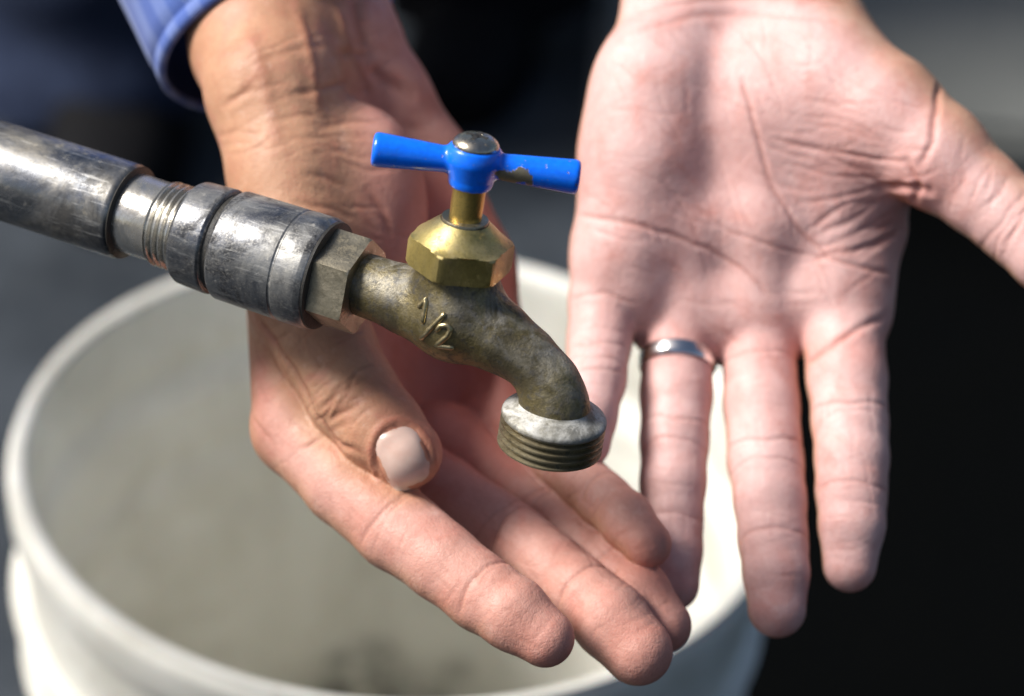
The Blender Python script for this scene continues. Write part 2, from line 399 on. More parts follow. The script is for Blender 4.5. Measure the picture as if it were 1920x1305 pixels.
def rounded(prof, r=.03):
    """bevel the corners of a profile"""
    out = [prof[0]]
    for i in range(1, len(prof)-1):
        a, b, c = (np.array(x, float) for x in prof[i-1:i+2])
        la, lc = np.linalg.norm(a-b), np.linalg.norm(c-b); q = min(r, la*.4, lc*.4)
        for tt in (0, .5, 1):
            p0 = b+(a-b)/la*q; p1 = b+(c-b)/lc*q
            out.append(tuple((1-tt)**2*p0+2*tt*(1-tt)*b+tt*tt*p1))
    out.append(prof[-1]); return out

tap = tag(empty('water_tap'), 'aged brass garden tap with chipped blue T handle screwed into the pipe', 'tap')
# cast body: neck, chamber, swan spout
bp = [(690, 536, 60), (775, 566, 62), (868, 592, 82), (935, 632, 62), (988, 668, 51), (1028, 712, 50), (1040, 770, 56)]
bp = [(plane_pt(x, y), RC(r, plane_pt(x, y)[2])) for x, y, r in bp]
FL = plane_pt(1040, 776)
def body_fn(p):
    d = np.full(len(p), 9e9, np.float32)
    for (a, ra), (b, rb) in zip(bp[:-1], bp[1:]): d = smin(d, cone(p, a, b, ra, rb), .35)
    d = smin(d, cone(p, TO, TO+TW*1.32, 1.02, 1.0), .45)
    d = smin(d, np.maximum(cone(p, FL-TW*.3, FL+TW*.25, 1.0, .75), (p-FL)@TW*-1-.12), .5)
    return np.maximum(d, (p-TO)@TW-1.38)
v, f = surface(body_fn, TO-np.array([3.2, 5.2, 2.6]), TO+np.array([4.6, 3.0, 2.6]), .055)
v = relax(v, f, 2)
tap_tree = bvh(v, f)
body = mesh_obj('tap_body', to_world(v), f, M['brass_cast'], tap)
# outlet with hose thread
prof = [(.62, .66), (.48, .70), (.34, .79), (.22, .93), (.13, 1.08), (.06, 1.21), (.0, 1.29), (-.05, 1.315), (-.10, 1.32), (-.15, 1.29)]
for k in range(4):
    s = -.20-k*.19; prof += [(s, 1.20), (s-.03, 1.20), (s-.08, 1.315), (s-.12, 1.315), (s-.16, 1.22)]
prof += [(-.97, 1.19), (-1.0, 1.15), (-1.0, .98), (-.9, .95), (-.2, .95), (-.1, .5), (-.1, .01)]
prof = [(s, r) for s, r in prof]
lathe('flange', prof[:10], FL, TW, M['brass_flange'], tap)
lathe('outlet_thread', prof[9:], FL, TW, M['brass_thread'], tap)
# hexagonal collar on the inlet
def hexnut(name, c, ax, r, s0, s1, ch, mat, parent, rot, ref, top=None, low=.90):
    """hexagonal nut with chamfered corners: hexagon clipped by cones at its ends"""
    ax = nrm(ax); u = nrm(ref-ax*(ref@ax)); w = np.cross(ax, u); seg = 96; V = []; Fc = []
    def R6(th): a = (th-rot) % (math.pi/3)-math.pi/6; return r*math.cos(math.pi/6)/math.cos(a)
    L = [s0, s0+.02]+[s0+(s1-s0)*k/14 for k in range(1, 14)]+[s1-.02, s1]
    rows = []
    for s in L:
        row = []
        for j in range(seg):
            th = 2*math.pi*j/seg
            row.append((s, min(R6(th), r*low+ch*min(s-s0, s1-s)/.12*.1)))
        rows.append(row)
    if top:
        for s, rr in top: rows.append([(s, rr)]*seg)
    rows.insert(0, [(s0, .3)]*seg)
    if not top: rows.append([(s1, .3)]*seg)
    for row in rows:
        for j, (s, rr) in enumerate(row):
            th = 2*math.pi*j/seg; V.append(c+ax*s+(u*math.cos(th)+w*math.sin(th))*rr)
    for k in range(len(rows)-1):
        for j in range(seg):
            a, b = k*seg+j, k*seg+(j+1) % seg; Fc.append((a, b, b+seg, a+seg))
    return sharp(mesh_obj(name, to_world(V), Fc, mat, parent), 18)
hexnut('hex_collar', TO, AX, 1.29, -3.60, -2.46, 1., M['hex'], tap, math.radians(8), TW, low=.965)
# bonnet nut: hexagon under a domed shoulder, gland ring, stem
hexnut('bonnet_nut', TO, TW, 1.33, 1.36, 2.08, 1., M['brass_nut'], tap, math.radians(89), AX,
       top=[(2.11, 1.17), (2.20, 1.04), (2.38, .86), (2.52, .70), (2.60, .60)], low=.95)
lathe('gland_ring', rounded([(2.52, .50), (2.52, .60), (2.68, .58), (2.68, .40)], .03), TO, TW, M['hex'], tap)
lathe('stem', [(2.4, .40), (2.8, .40), (3.1, .405), (3.5, .40), (3.7, .42)], TO, TW, M['brass_bright'], tap)
# T handle
handle = None
def slope(a):
    q = AX*math.cos(a)+TN*math.sin(a); p0 = TO+TW*4.12; c0, c1 = p0-q*2.5, p0+q*2.5
    return ((c0[1]/c0[2])-(c1[1]/c1[2]))/((c1[0]/c1[2])-(c0[0]/c0[2]))
_a = min(np.linspace(-1.2, 1.2, 481), key=lambda a: abs(slope(a)-54/390))
HB = nrm(AX*math.cos(_a)+TN*math.sin(_a))                                       # the bar runs almost across the view
def handle_fn(p):
    d = cone(p, TO+TW*3.74, TO+TW*4.2, .56, .70)
    d = np.maximum(d, (p-TO)@TW-4.56); d = np.maximum(d, 3.52-(p-TO)@TW)
    for s in (-1, 1):
        a = TO+TW*4.12+HB*s*.45; b = TO+TW*4.12+HB*s*(2.44 if s < 0 else 2.58)
        q = cone(p, a, b, .31, .43)
        q = -smin(-q, -(((p-TO)@HB)*s-(2.44 if s < 0 else 2.58)), .14)
        d = smin(d, q, .10)
    return d
v, f = surface(handle_fn, TO+TW*4.05-np.array([3.4, 1.7, 1.9]), TO+TW*4.05+np.array([3.4, 1.7, 1.9]), .035)
v = relax(v, f, 2)
handle = mesh_obj('handle', to_world(v), f, M['blue'], tap)
rel = v-TO; hb = rel@HB; hw = rel@TW-4.12; hn = rel@nrm(np.cross(TW, HB))
chip = np.zeros(len(v))
front = sstep(-hn*np.sign((nrm(np.cross(TW, HB)))[2]), -.1, .1)
chip = np.maximum(chip, np.exp(-((hb-1.0)/.52)**2-((hw+.10+.09*np.sin(hb*9))/.25)**2)*1.25*front)
chip = np.maximum(chip, np.exp(-((hw+.62)/.09)**2)*.62*(np.abs(hb) < .75))
chip = np.maximum(chip, .42*np.exp(-((np.abs(hb)-2.5)/.07)**2))
chip = np.maximum(chip, .30)
add_attr(handle, 'chip', chip)
scr = lathe('cap_screw', [(4.50, .54), (4.58, .57), (4.64, .56), (4.71, .51), (4.78, .41), (4.82, .27), (4.83, .15), (4.78, .12), (4.74, .001)], TO, TW, M['screw'], tap)
sl = []
for a_ in (20, 110):      # cross slot, drawn as dark bars
    q = nrm(HB*math.cos(math.radians(a_))+nrm(np.cross(TW, HB))*math.sin(math.radians(a_))); r_ = np.cross(TW, q)
    sl.append((q, r_))
V = []; Fc = []
for q, r_ in sl:
    b0 = len(V)
    for z_ in (4.77, 4.838):
        for su, sw in ((-1, -1), (1, -1), (1, 1), (-1, 1)): V.append(TO+TW*z_+q*su*.27+r_*sw*.05)
    Fc += [tuple(b0+i for i in x) for x in ((3, 2, 1, 0), (4, 5, 6, 7), (0, 1, 5, 4), (1, 2, 6, 5), (2, 3, 7, 6), (3, 0, 4, 7))]
mesh_obj('slot', to_world(V), Fc, M['dark_gap'], scr, smooth=False)
# raised figures 1/2 cast on the chamber
def stroke(px_pts, r=.072):
    px_pts = [(816+(x-816)*1.22, 606+(y-606)*1.18) for x, y in px_pts]; dense = []
    for a, b in zip(px_pts[:-1], px_pts[1:]):
        k = max(2, int(math.dist(a, b)/4))
        dense += [(a[0]+(b[0]-a[0])*q/k, a[1]+(b[1]-a[1])*q/k) for q in range(k)]
    dense.append(px_pts[-1]); pts = [hit(tap_tree, *q) for q in dense]; pts = [p for p in pts if p is not None]
    V = []; Fc = []; n = 10
    for i, p in enumerate(pts):
        tg = nrm(pts[min(i+1, len(pts)-1)]-pts[max(i-1, 0)]); u = nrm(np.cross(tg, nrm(p))); w = np.cross(tg, u)
        rr = r*(.6 if i in (0, len(pts)-1) else 1)
        for j in range(n): V.append(p+(u*math.cos(2*math.pi*j/n)+w*math.sin(2*math.pi*j/n))*rr)
    for i in range(len(pts)-1):
        for j in range(n):
            a, b = i*n+j, i*n+(j+1) % n; Fc.append((a, b, b+n, a+n))
    Fc.append(tuple(range(n))[::-1]); Fc.append(tuple(range(len(V)-n, len(V))))
    return V, Fc
V = []; Fc = []
for s_ in ([(790, 581), (803, 567), (797, 606)], [(832, 590), (793, 631)],
           [(817, 619), (824, 610), (835, 609), (840, 616), (835, 626), (818, 641), (845, 645)]):
    a, b = stroke(s_); Fc += [tuple(i+len(V) for i in q) for q in b]; V += a
mesh_obj('size_marking', to_world(V), Fc, M['marking'], tap)

# ------------------------------------------------------------------ supply pipe, nipple and coupling
PS = .925
pipe = tag(empty('water_pipe'), 'scuffed grey steel supply pipe with threaded nipple and coupling behind the tap', 'pipe')
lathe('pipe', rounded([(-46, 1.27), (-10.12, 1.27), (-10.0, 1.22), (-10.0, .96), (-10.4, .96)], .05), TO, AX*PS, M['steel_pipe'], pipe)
lathe('dark_joint', [(-10.3, 1.0), (-9.96, 1.24), (-9.92, 1.05), (-9.88, .96)], TO, AX*PS, M['dark_gap'], pipe)
lathe('nipple', rounded([(-10.4, 1.06), (-8.95, 1.05), (-8.9, 1.10), (-8.84, 1.05)], .02), TO, AX*PS, M['nipple'], pipe)
prof = []
for k in range(5):
    s = -8.86+k*.2; prof += [(s, 1.05), (s+.05, 1.13), (s+.09, 1.13), (s+.15, 1.04)]
lathe('nipple_thread', prof+[(-7.6, 1.0)], TO, AX*PS, M['nipple'], pipe)
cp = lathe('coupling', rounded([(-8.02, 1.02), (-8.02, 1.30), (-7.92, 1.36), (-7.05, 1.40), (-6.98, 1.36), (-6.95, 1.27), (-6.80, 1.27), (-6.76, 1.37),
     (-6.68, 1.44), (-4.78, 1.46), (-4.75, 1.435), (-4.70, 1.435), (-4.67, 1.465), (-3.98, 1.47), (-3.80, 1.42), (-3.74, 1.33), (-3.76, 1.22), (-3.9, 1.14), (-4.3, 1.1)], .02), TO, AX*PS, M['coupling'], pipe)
lathe('dark_joint', [(-6.99, 1.20), (-6.97, 1.288), (-6.79, 1.288), (-6.77, 1.20)], TO, AX*PS, M['dark_gap'], pipe)
lathe('dark_joint', [(-3.92, 1.425), (-3.72, 1.40), (-3.70, 1.36), (-3.70, 1.0)], TO, AX*PS, M['dark_gap'], pipe)
# elbow and riser that carry the pipe, beyond the left edge of the view
e0 = TO-AX*46*PS; pts = [e0+AX*.5]
for k in range(9):
    th = math.pi/2*k/8; pts.append(e0-AX*3*math.sin(th)-UPW*3*(1-math.cos(th)))
gz = to_world([pts[-1]])[0][2]*100
pts += [pts[-1]-UPW*(gz-.2)]
V = []; Fc = []; n = 28
for i, p in enumerate(pts):
    tg = nrm(pts[min(i+1, len(pts)-1)]-pts[max(i-1, 0)]); u = NX; w = np.cross(tg, u)
    for j in range(n): V.append(p+(u*math.cos(2*math.pi*j/n)+w*math.sin(2*math.pi*j/n))*1.30)
for i in range(len(pts)-1):
    for j in range(n):
        a, b = i*n+j, i*n+(j+1) % n; Fc.append((a, b, b+n, a+n))
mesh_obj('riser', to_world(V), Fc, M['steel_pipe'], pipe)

# ------------------------------------------------------------------ bucket
BX, BY, BZ, BR = -.0394, .7662, .36, .152
bucket = tag(empty('bucket'), 'round off white plastic bucket with ribbed collar standing open under the tap', 'bucket')
def ring_mesh(name, prof, mat, parent, seg=128, attrs=None):
    V = []; Fc = []; A = {k: [] for k in (attrs or {})}
    for s, (z, r) in enumerate(prof):
        for j in range(seg):
            th = 2*math.pi*j/seg
            V.append((BX+r*math.cos(th), BY+r*math.sin(th), z))
            for k, fn in (attrs or {}).items(): A[k].append(fn(z, th, s))
    for k in range(len(prof)-1):
        for j in range(seg):
            a, b = k*seg+j, k*seg+(j+1) % seg; Fc.append((a, b, b+seg, a+seg))
    o = mesh_obj(name, V, Fc, mat, parent)
    for k in A: add_attr(o, k, A[k])
    return sharp(o, 50)
rb = BR-.0055
def wall_r(z): return rb-(.36-z)*.045
inner = [(.352, wall_r(.352)-.0022)]
z = .35
while z > .006:
    r = wall_r(z)-.0022
    for zc, am in ((.318, .0026), (.300, -.0018), (.268, .0026), (.235, .0012)): r += am*math.exp(-((z-zc)/.006)**2)
    inner.append((z, r)); z -= .004
inner += [(.005, .09), (.005, .0005)]
outer = [(.0, .0005), (.0, wall_r(0)), (.1, wall_r(.1)), (.25, wall_r(.25)), (.262, wall_r(.262)), (.264, wall_r(.264)+.006), (.267, wall_r(.267)+.0065), (.269, wall_r(.27)+.001),
         (.292, wall_r(.292)+.001), (.294, wall_r(.294)+.0075), (.298, wall_r(.298)+.008), (.300, wall_r(.3)+.001), (.340, wall_r(.34)+.001), (.3402, wall_r(.34)+.001)]
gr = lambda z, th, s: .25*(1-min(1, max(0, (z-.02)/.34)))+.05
def st(z, th, s):      # dark blotches low on the wall
    return min(1, max(1.3*math.exp(-((z-.131)/.013)**2-((th-1.70)/.13)**2), math.exp(-((z-.133)/.008)**2-((th-1.36)/.055)**2), 1.2*math.exp(-((z-.105)/.02)**2-((th-1.6)/.4)**2),
               .7*math.exp(-((z-.285)/.006)**2-((th-2.05)/.04)**2)))
ring_mesh('inner_wall', inner, M['bucket'], bucket, attrs={'grime_dark': gr, 'blotch': st})
ring_mesh('outer_wall', outer, M['bucket'], bucket, attrs={'grime_dark': lambda z, th, s: .1})
rim = rounded([(.350, wall_r(.35)-.0022), (.3585, wall_r(.35)-.002), (.360, wall_r(.35)+.004), (.358, BR-.002), (.354, BR), (.338, BR-.001), (.336, BR-.004), (.338, BR-.008), (.342, wall_r(.34)+.001)], .0022)
ring_mesh('rim', rim, M['bucket'], bucket, attrs={'grime_dark': lambda z, th, s: .02})

# ------------------------------------------------------------------ the person: two hands, sleeves, trousers, shoes
person = tag(empty('person'), 'person in blue shirt and navy trousers cupping both hands below the dry tap', 'person')
def chain(pts): return [(P(x, y, d), RC(r, d)) for x, y, d, r in pts]
def chain_sdf(p, ch, k=.25):
    d = np.full(len(p), 9e9, np.float32)
    for (a, ra), (b, rb_) in zip(ch[:-1], ch[1:]): d = smin(d, cone(p, a, b, ra, rb_), k)
    return d
def hand_fn(palm, digits, blobs=(), kp=.9):
    def fn(p):
        A = np.full(len(p), 9e9, np.float32)
        for ch in palm: A = smin(A, chain_sdf(p, ch, .4), kp)
        for c, ax, rad, k in blobs:
            q = ellip(p, c, ax, rad)
            A = smin(A, q, k) if k > 0 else -smin(-A, q, -k)
        D = None
        for ch, root, k0, k1, reach in digits:
            q = chain_sdf(p, ch, .2)
            dist = np.linalg.norm(p-root, axis=1)
            kk = k1+(k0-k1)*(1-sstep(dist, reach*.4, reach))
            D = (q, kk) if D is None else D
            A_ = smin(A, q, kk)
            fn_acc = A_ if 'acc' not in locals() else smin(acc, A_, .05)
            acc = fn_acc
        return acc
    return fn
E3 = np.eye(3)
def joints(v, N, specs):
    """finger joints: a shallow waist with fold lines right across the palm side, soft pads between"""
    off = np.zeros(len(v)); mask = np.zeros(len(v))
    for ch, pd, marks in specs:
        own = sstep(-chain_sdf(v, ch), -.22, -.10)
        for k, lines, depth in marks:
            c = ch[k][0]; r = ch[k][1]; ax = nrm(ch[min(k+1, len(ch)-1)][0]-ch[k-1][0])
            q = nrm(pd-ax*(pd@ax)); lat = np.cross(ax, q)
            rel = v-c; s = rel@ax; l = rel@lat
            near = own*(np.abs(s) < 1.6)*(np.linalg.norm(rel, axis=1) < r*2.4)
            face = sstep(N@q, -.25, .45)
            off -= near*face*depth*.9*np.exp(-(s/.30)**2)
            off += near*sstep(N@q, .0, .9)*.035*np.exp(-((s-1.0)/.45)**2)
            for o_, a_ in lines:
                ss = s-o_-.10*(l/r)**2*np.sign(o_+.01)-.035*np.sin(l*3.1+k*1.7+o_*9)-.02*np.sin(l*7.3+k)
                g = near*face*np.exp(-(ss/.055)**2)
                off -= g*.038*a_; mask = np.maximum(mask, g*a_*.55)
    return off, np.clip(mask, 0, 1)
def build_hand(name, fn, lo, hi, creases, mat, palm_fn, label, specs, h=.06):
    v, f = surface(fn, lo, hi, h); v = relax(v, f, 3); smooth_tree = bvh(v, f)
    v, cm = carve(v, f, creases)
    Nn = normals(v, f); jo, jm = joints(v, Nn, specs); v = v+Nn*jo[:, None]; cm = np.maximum(cm, jm); v = relax(v, f, 1, .2)
    N = normals(v, f)
    o = mesh_obj(name, to_world(v), f, mat, person); o['label'] = label
    pal, flush_shade = palm_fn(v, N)
    add_attr(o, 'crease', cm); add_attr(o, 'palmar', pal); add_attr(o, 'flush_shade', flush_shade)
    return o, smooth_tree

def scatter(x0, x1, y0, y1, ang, n, ln, width, depth, keep=None, spread=10):
    out = []
    while len(out) < n:
        x, y = rng.uniform(x0, x1), rng.uniform(y0, y1)
        if keep is not None and not keep(x, y): continue
        a = math.radians(ang+rng.normal(0, spread)); L = rng.uniform(*ln)/2; b = rng.normal(0, .18)
        d = np.array([math.cos(a), math.sin(a)]); nn = np.array([-d[1], d[0]])
        out.append(([tuple(np.array([x, y])+d*L*q+nn*L*b*(1-q*q)) for q in (-1, -.5, 0, .5, 1)], width*rng.uniform(.8, 1.25), depth*rng.uniform(.5, 1.4)))
    return out
def along(ch, n, width, depth, ln, cross=True):
    """short lines across (or along) a finger"""
    out = []
    for _ in range(n):
        k = rng.integers(0, len(ch)-1); q = rng.uniform(); a, b = ch[k][0], ch[k+1][0]; p = a+(b-a)*q; r = ch[k][1]*FPX/p[2]
        pa = np.array([960+FPX*a[0]/a[2], 652.5-FPX*a[1]/a[2]]); pb = np.array([960+FPX*b[0]/b[2], 652.5-FPX*b[1]/b[2]])
        d = nrm(pb-pa); nn = np.array([-d[1], d[0]]); c = pa+(pb-pa)*q+nn*rng.uniform(-.6, .6)*r
        u = nrm((nn if cross else d)+rng.normal(0, .15, 2)); L = rng.uniform(*ln)/2
        out.append(([tuple(c-u*L), tuple(c+d*rng.normal(0, 2)), tuple(c+u*L)], width, depth*rng.uniform(.5, 1.4)))
    return out
# --- hand with the thumb towards the viewer (left in the photograph)
thumbA = chain([(572, 560, 65.4, 102), (612, 650, 64.6, 92), (662, 742, 63.9, 86), (715, 805, 63.4, 80), (762, 850, 63.0, 68)])
idxA = chain([(565, 800, 65.4, 92), (650, 905, 64.2, 81), (745, 990, 63.2, 80), (830, 1055, 62.4, 72), (905, 1112, 61.8, 72), (965, 1154, 61.3, 67), (1022, 1196, 61.0, 56)])
midA = chain([(700, 850, 67.6, 84), (830, 925, 66.4, 70), (955, 1007, 65.0, 69), (1030, 1062, 64.0, 63), (1092, 1113, 63.2, 66), (1145, 1165, 62.6, 70), (1196, 1220, 62.2, 66)])
ringA = chain([(830, 830, 68.8, 78), (925, 900, 67.8, 64), (1020, 968, 66.5, 61), (1090, 1022, 65.5, 56), (1150, 1072, 64.6, 58), (1198, 1116, 63.8, 59), (1244, 1172, 63.4, 53)])
pinA = chain([(930, 790, 69.6, 70), (1000, 838, 68.0, 58), (1062, 882, 66.6, 53), (1130, 933, 65.0, 51), (1174, 975, 64.2, 50), (1214, 1020, 63.6, 46)])
palmA = [chain([(420, -200, 72.5, 150), (495, 0, 69.8, 150), (500, 80, 68.8, 140), (512, 170, 67.2, 122), (545, 330, 66.4, 112), (572, 560, 65.4, 106)]),   # radius, thumb metacarpal
         chain([(480, -200, 73.5, 150), (580, -30, 71.0, 138), (628, 75, 70.2, 116), (705, 190, 70.6, 100), (780, 322, 71.0, 104), (855, 510, 71.0, 108), (925, 760, 69.6, 80)]),  # ulnar side
         chain([(560, 100, 69.6, 110), (560, 480, 68.0, 100), (568, 800, 65.6, 92)]),
         chain([(600, 100, 70.4, 100), (660, 500, 71.0, 88), (702, 830, 68.4, 80)]),
         chain([(620, 100, 70.8, 100), (750, 500, 72.2, 85), (830, 825, 69.0, 78)])]
rA = P(570, 560, 65.4)
blobA = [(P(672, 400, 67.4), E3, (1.9, 3.0, 1.9), .9), (P(826, 640, 68.0), E3, (1.7, 2.8, 2.2), -.6)]
digA = [(thumbA, P(575, 565, 65.3), .55, .05, 2.6), (idxA, P(565, 800, 65.4), .5, .05, 2.4), (midA, P(702, 850, 67.6), .4, .05, 3.2),
        (ringA, P(830, 830, 68.8), .4, .05, 3.0), (pinA, P(930, 790, 69.6), .4, .05, 2.6)]
crA = [
       ([(600, 768), (620, 750), (640, 730)], .07, .06), ([(612, 790), (632, 778), (655, 768)], .08, .07), ([(640, 742), (665, 722), (690, 712)], .06, .03),
       ([(622, 806), (645, 796), (662, 792)], .05, .03), ([(585, 745), (608, 722), (628, 712)], .05, .03),
       ([(485, 597), (522, 652), (559, 707), (588, 766)], .10, .09), ([(500, 640), (520, 690), (540, 720)], .06, .03),
       ([(566, 842), (585, 832), (605, 820)], .06, .045), ([(588, 770), (640, 835), (672, 848)], .09, .08),
       ([(420, 197), (450, 176), (482, 154)], .10, .04), ([(551, 178), (615, 163), (655, 150)], .09, .045), ([(470, 120), (540, 96), (610, 84)], .12, .025),
       ([(600, 240), (660, 225), (720, 232)], .10, .03), ([(664, -10), (676, 50), (688, 100)], .20, .12), ([(640, 100), (672, 104), (700, 96)], .12, .06),
       ([(690, 124), (730, 150), (768, 176)], .16, .10), ([(700, 200), (740, 230), (790, 240)], .12, .05),
       ([(577, 326), (612, 334), (648, 350)], .09, .03), ([(600, 265), (640, 282), (680, 300)], .08, .025), ([(560, 380), (620, 390), (670, 410)], .08, .03),
       ([(640, 300), (690, 320), (740, 318)], .07, .025), ([(690, 360), (720, 400), (735, 450)], .12, .04), ([(500, 230), (560, 215), (600, 214)], .08, .02)]
# fold around the thumb nail
nc, na = np.array([756., 860.]), nrm([.36, .93]); nb = np.array([na[1], -na[0]])
nail_out = [tuple(nc+na*(-61*math.cos(th))+nb*49*math.sin(th)) for th in np.linspace(-2.1, 2.1, 30)]
crA.append((nail_out, .045, .05))
crA.append(([tuple(nc+(np.array(q)-nc)*1.22) for q in nail_out], .085, -.045))      # raised fold of skin round the nail
crA += scatter(400, 700, 50, 300, -16, 34, (50, 140), .055, .012) + scatter(560, 770, 260, 520, 16, 24, (40, 110), .055, .013)
crA += scatter(585, 690, 700, 800, -42, 14, (35, 75), .05, .028) + scatter(520, 690, 600, 720, -38, 14, (40, 90), .05, .018) + scatter(480, 610, 640, 860, 62, 12, (40, 90), .05, .018)
crA += [([(560, 20), (585, 110), (600, 210)], .16, -.05), ([(630, 10), (655, 90), (700, 180)], .14, -.06), ([(470, 60), (500, 170), (520, 280)], .2, -.04)]   # tendons
for c_ in (idxA, midA, ringA, pinA): crA += along(c_, 12, .045, .013, (30, 80)) + along(c_, 10, .045, .010, (40, 90), False)
def palA(v, N):
    pd = nrm([.55, .35, -.75]); pal = sstep(N@pd, -.55, .25)
    dth = np.minimum(chain_sdf(v, thumbA)-0, chain_sdf(v, palmA[0]))
    px = 960+FPX*v[:, 0]/v[:, 2]; py = 652.5-FPX*v[:, 1]/v[:, 2]
    pal *= sstep(dth, -.05, .9)
    tips = np.array([c[-1][0] for c in (idxA, midA, ringA, pinA)])
    fl = np.zeros(len(v))
    for tpt in tips: fl = np.maximum(fl, .7*np.exp(-(np.linalg.norm(v-tpt-np.array([.35, -.45, 0]), axis=1)/.95)**2))
    fl = np.maximum(fl, .35*np.exp(-(np.linalg.norm(v-thumbA[-1][0], axis=1)/1.2)**2))
    fl = np.maximum(fl, .75*sstep(px, 640, 860)*sstep(py, 240, 380)*(1-sstep(py, 820, 980))*(1-sstep(px, 960, 1010)))  # shade of the palm behind the tap, painted in as dark red
    return pal, fl
fnA = hand_fn(palmA, digA, blobA)
hA, treeA = build_hand('hand', fnA, (-9.6, -10.2, 59.2), (5.4, 10.6, 74), crA, M['skin_a'], palA,
                        'tanned hand behind the tap with thumb folded over the index finger',
    [(idxA, nrm([.25, .6, -.75]), [(2, [(-.02, .8), (.14, .4)], .05), (4, [(0, 1.)], .05)]), (midA, nrm([.3, .6, -.7]), [(2, [(-.16, .8), (.16, 1.)], .05), (4, [(0, 1.)], .05)]),
     (ringA, nrm([.3, .6, -.7]), [(2, [(-.16, .8), (.16, 1.)], .05), (4, [(0, 1.)], .05)]), (pinA, nrm([.3, .6, -.7]), [(2, [(-.1, .7), (.12, 1.)], .04), (3, [(.0, 1.)], .04)])])
# thumb nail lies on the thumb
def nail(tree, c, ax, hl, hw, parent):
    bx = np.array([ax[1], -ax[0]]); n, mth = 9, 28; V = []; Fc = []
    ctr = hit(tree, *c); ok = ctr
    pts = []
    for i in range(n+1):
        rr = i/n
        for j in range(mth):
            th = 2*math.pi*j/mth; cx, sy = math.cos(th), math.sin(th)
            e = .58; ux = math.copysign(abs(cx)**e, cx); uy = math.copysign(abs(sy)**e, sy)
            q = c+ax*hl*ux*rr+bx*hw*uy*rr; h_ = hit(tree, *q)
            pts.append(h_ if h_ is not None else pts[-1])
    pts = np.array(pts); dv = -nrm(ctr)
    for i in range(n+1):
        rr = i/n
        for j in range(mth): V.append(pts[i*mth+j]+dv*(.034+.010*(1-rr*rr)-.06*rr**16))
    for i in range(n):
        for j in range(mth):
            a, b = i*mth+j, i*mth+(j+1) % mth; Fc.append((a, b, b+mth, a+mth))
    o = mesh_obj('fingernail', to_world(V), Fc, M['nail'], parent)
    add_attr(o, 'free_edge', [sstep((i/n)*math.cos(2*math.pi*j/mth), .62, .86) for i in range(n+1) for j in range(mth)]); return o
nail(treeA, nc, na, 58, 44, hA)

# --- open hand, palm to the viewer (right in the photograph)
pinB = chain([(1132, 560, 68.4, 66), (1124, 640, 67.8, 60), (1116, 710, 67.0, 58), (1102, 780, 66.2, 54), (1096, 830, 65.8, 50)])
ringB = chain([(1272, 620, 68.6, 68), (1268, 740, 68.0, 67), (1265, 825, 67.4, 64), (1262, 905, 67.0, 61), (1260, 975, 66.7, 58), (1260, 1030, 66.4, 56), (1262, 1096, 66.2, 50)])
midB = chain([(1422, 640, 68.6, 70), (1428, 760, 67.8, 70), (1436, 865, 67.0, 71), (1444, 940, 66.5, 67), (1450, 1012, 66.0, 65), (1455, 1075, 65.6, 61), (1457, 1141, 65.3, 55)])
idxB = chain([(1580, 610, 68.4, 78), (1588, 710, 67.6, 74), (1594, 790, 67.0, 71), (1597, 860, 66.6, 68), (1597, 922, 66.2, 66), (1597, 985, 65.9, 61), (1593, 1060, 65.7, 51)])
thB = chain([(1753, 291, 67.2, 92), (1835, 358, 66.8, 80), (1905, 417, 66.4, 77), (1970, 478, 66.0, 74), (2035, 540, 65.7, 64)])
palmB = [chain([(1330, -300, 76, 150), (1292, 0, 70.5, 118), (1240, 160, 69.0, 110), (1204, 300, 68.6, 106), (1170, 480, 68.6, 98), (1134, 575, 68.4, 66)]),
         chain([(1430, -300, 76, 150), (1470, 0, 70.5, 122), (1560, 165, 68.8, 125), (1650, 220, 68.0, 116), (1753, 291, 67.2, 95)]),
         chain([(1340, 60, 70.4, 105), (1300, 240, 69.3, 98), (1290, 420, 68.9, 95), (1272, 625, 68.9, 74)]),
         chain([(1400, 60, 70.3, 110), (1410, 240, 69.1, 105), (1425, 420, 68.8, 98), (1424, 640, 68.9, 76)]),
         chain([(1460, 60, 70.2, 112), (1545, 380, 69.1, 104), (1580, 600, 68.6, 84)]),
         chain([(1600, 280, 69.0, 90), (1628, 430, 69.3, 66), (1610, 560, 68.8, 58)])]
axT = np.array([nrm([.75, -.62, -.2]), nrm([.62, .75, 0]), [0, 0, 1.]])
blobB = [(P(1530, 235, 68.6), axT, (3.1, 2.4, 1.5), .8), (P(1205, 270, 68.7), E3, (1.6, 3.3, 1.5), .8),
         (P(1350, 590, 68.9), E3, (2.6, 1.1, 1.15), .7), (P(1545, 545, 68.6), E3, (1.25, 1.0, 1.1), .5), (P(1190, 540, 68.5), E3, (1.0, 1.1, 1.15), .4)]
digB = [(pinB, P(1132, 560, 68.4), .3, .05, 1.6), (ringB, P(1272, 620, 68.6), .3, .05, 1.6), (midB, P(1422, 640, 68.6), .3, .05, 1.7),
        (idxB, P(1580, 610, 68.4), .35, .05, 1.9), (thB, P(1753, 291, 67.2), .6, .05, 3.0)]
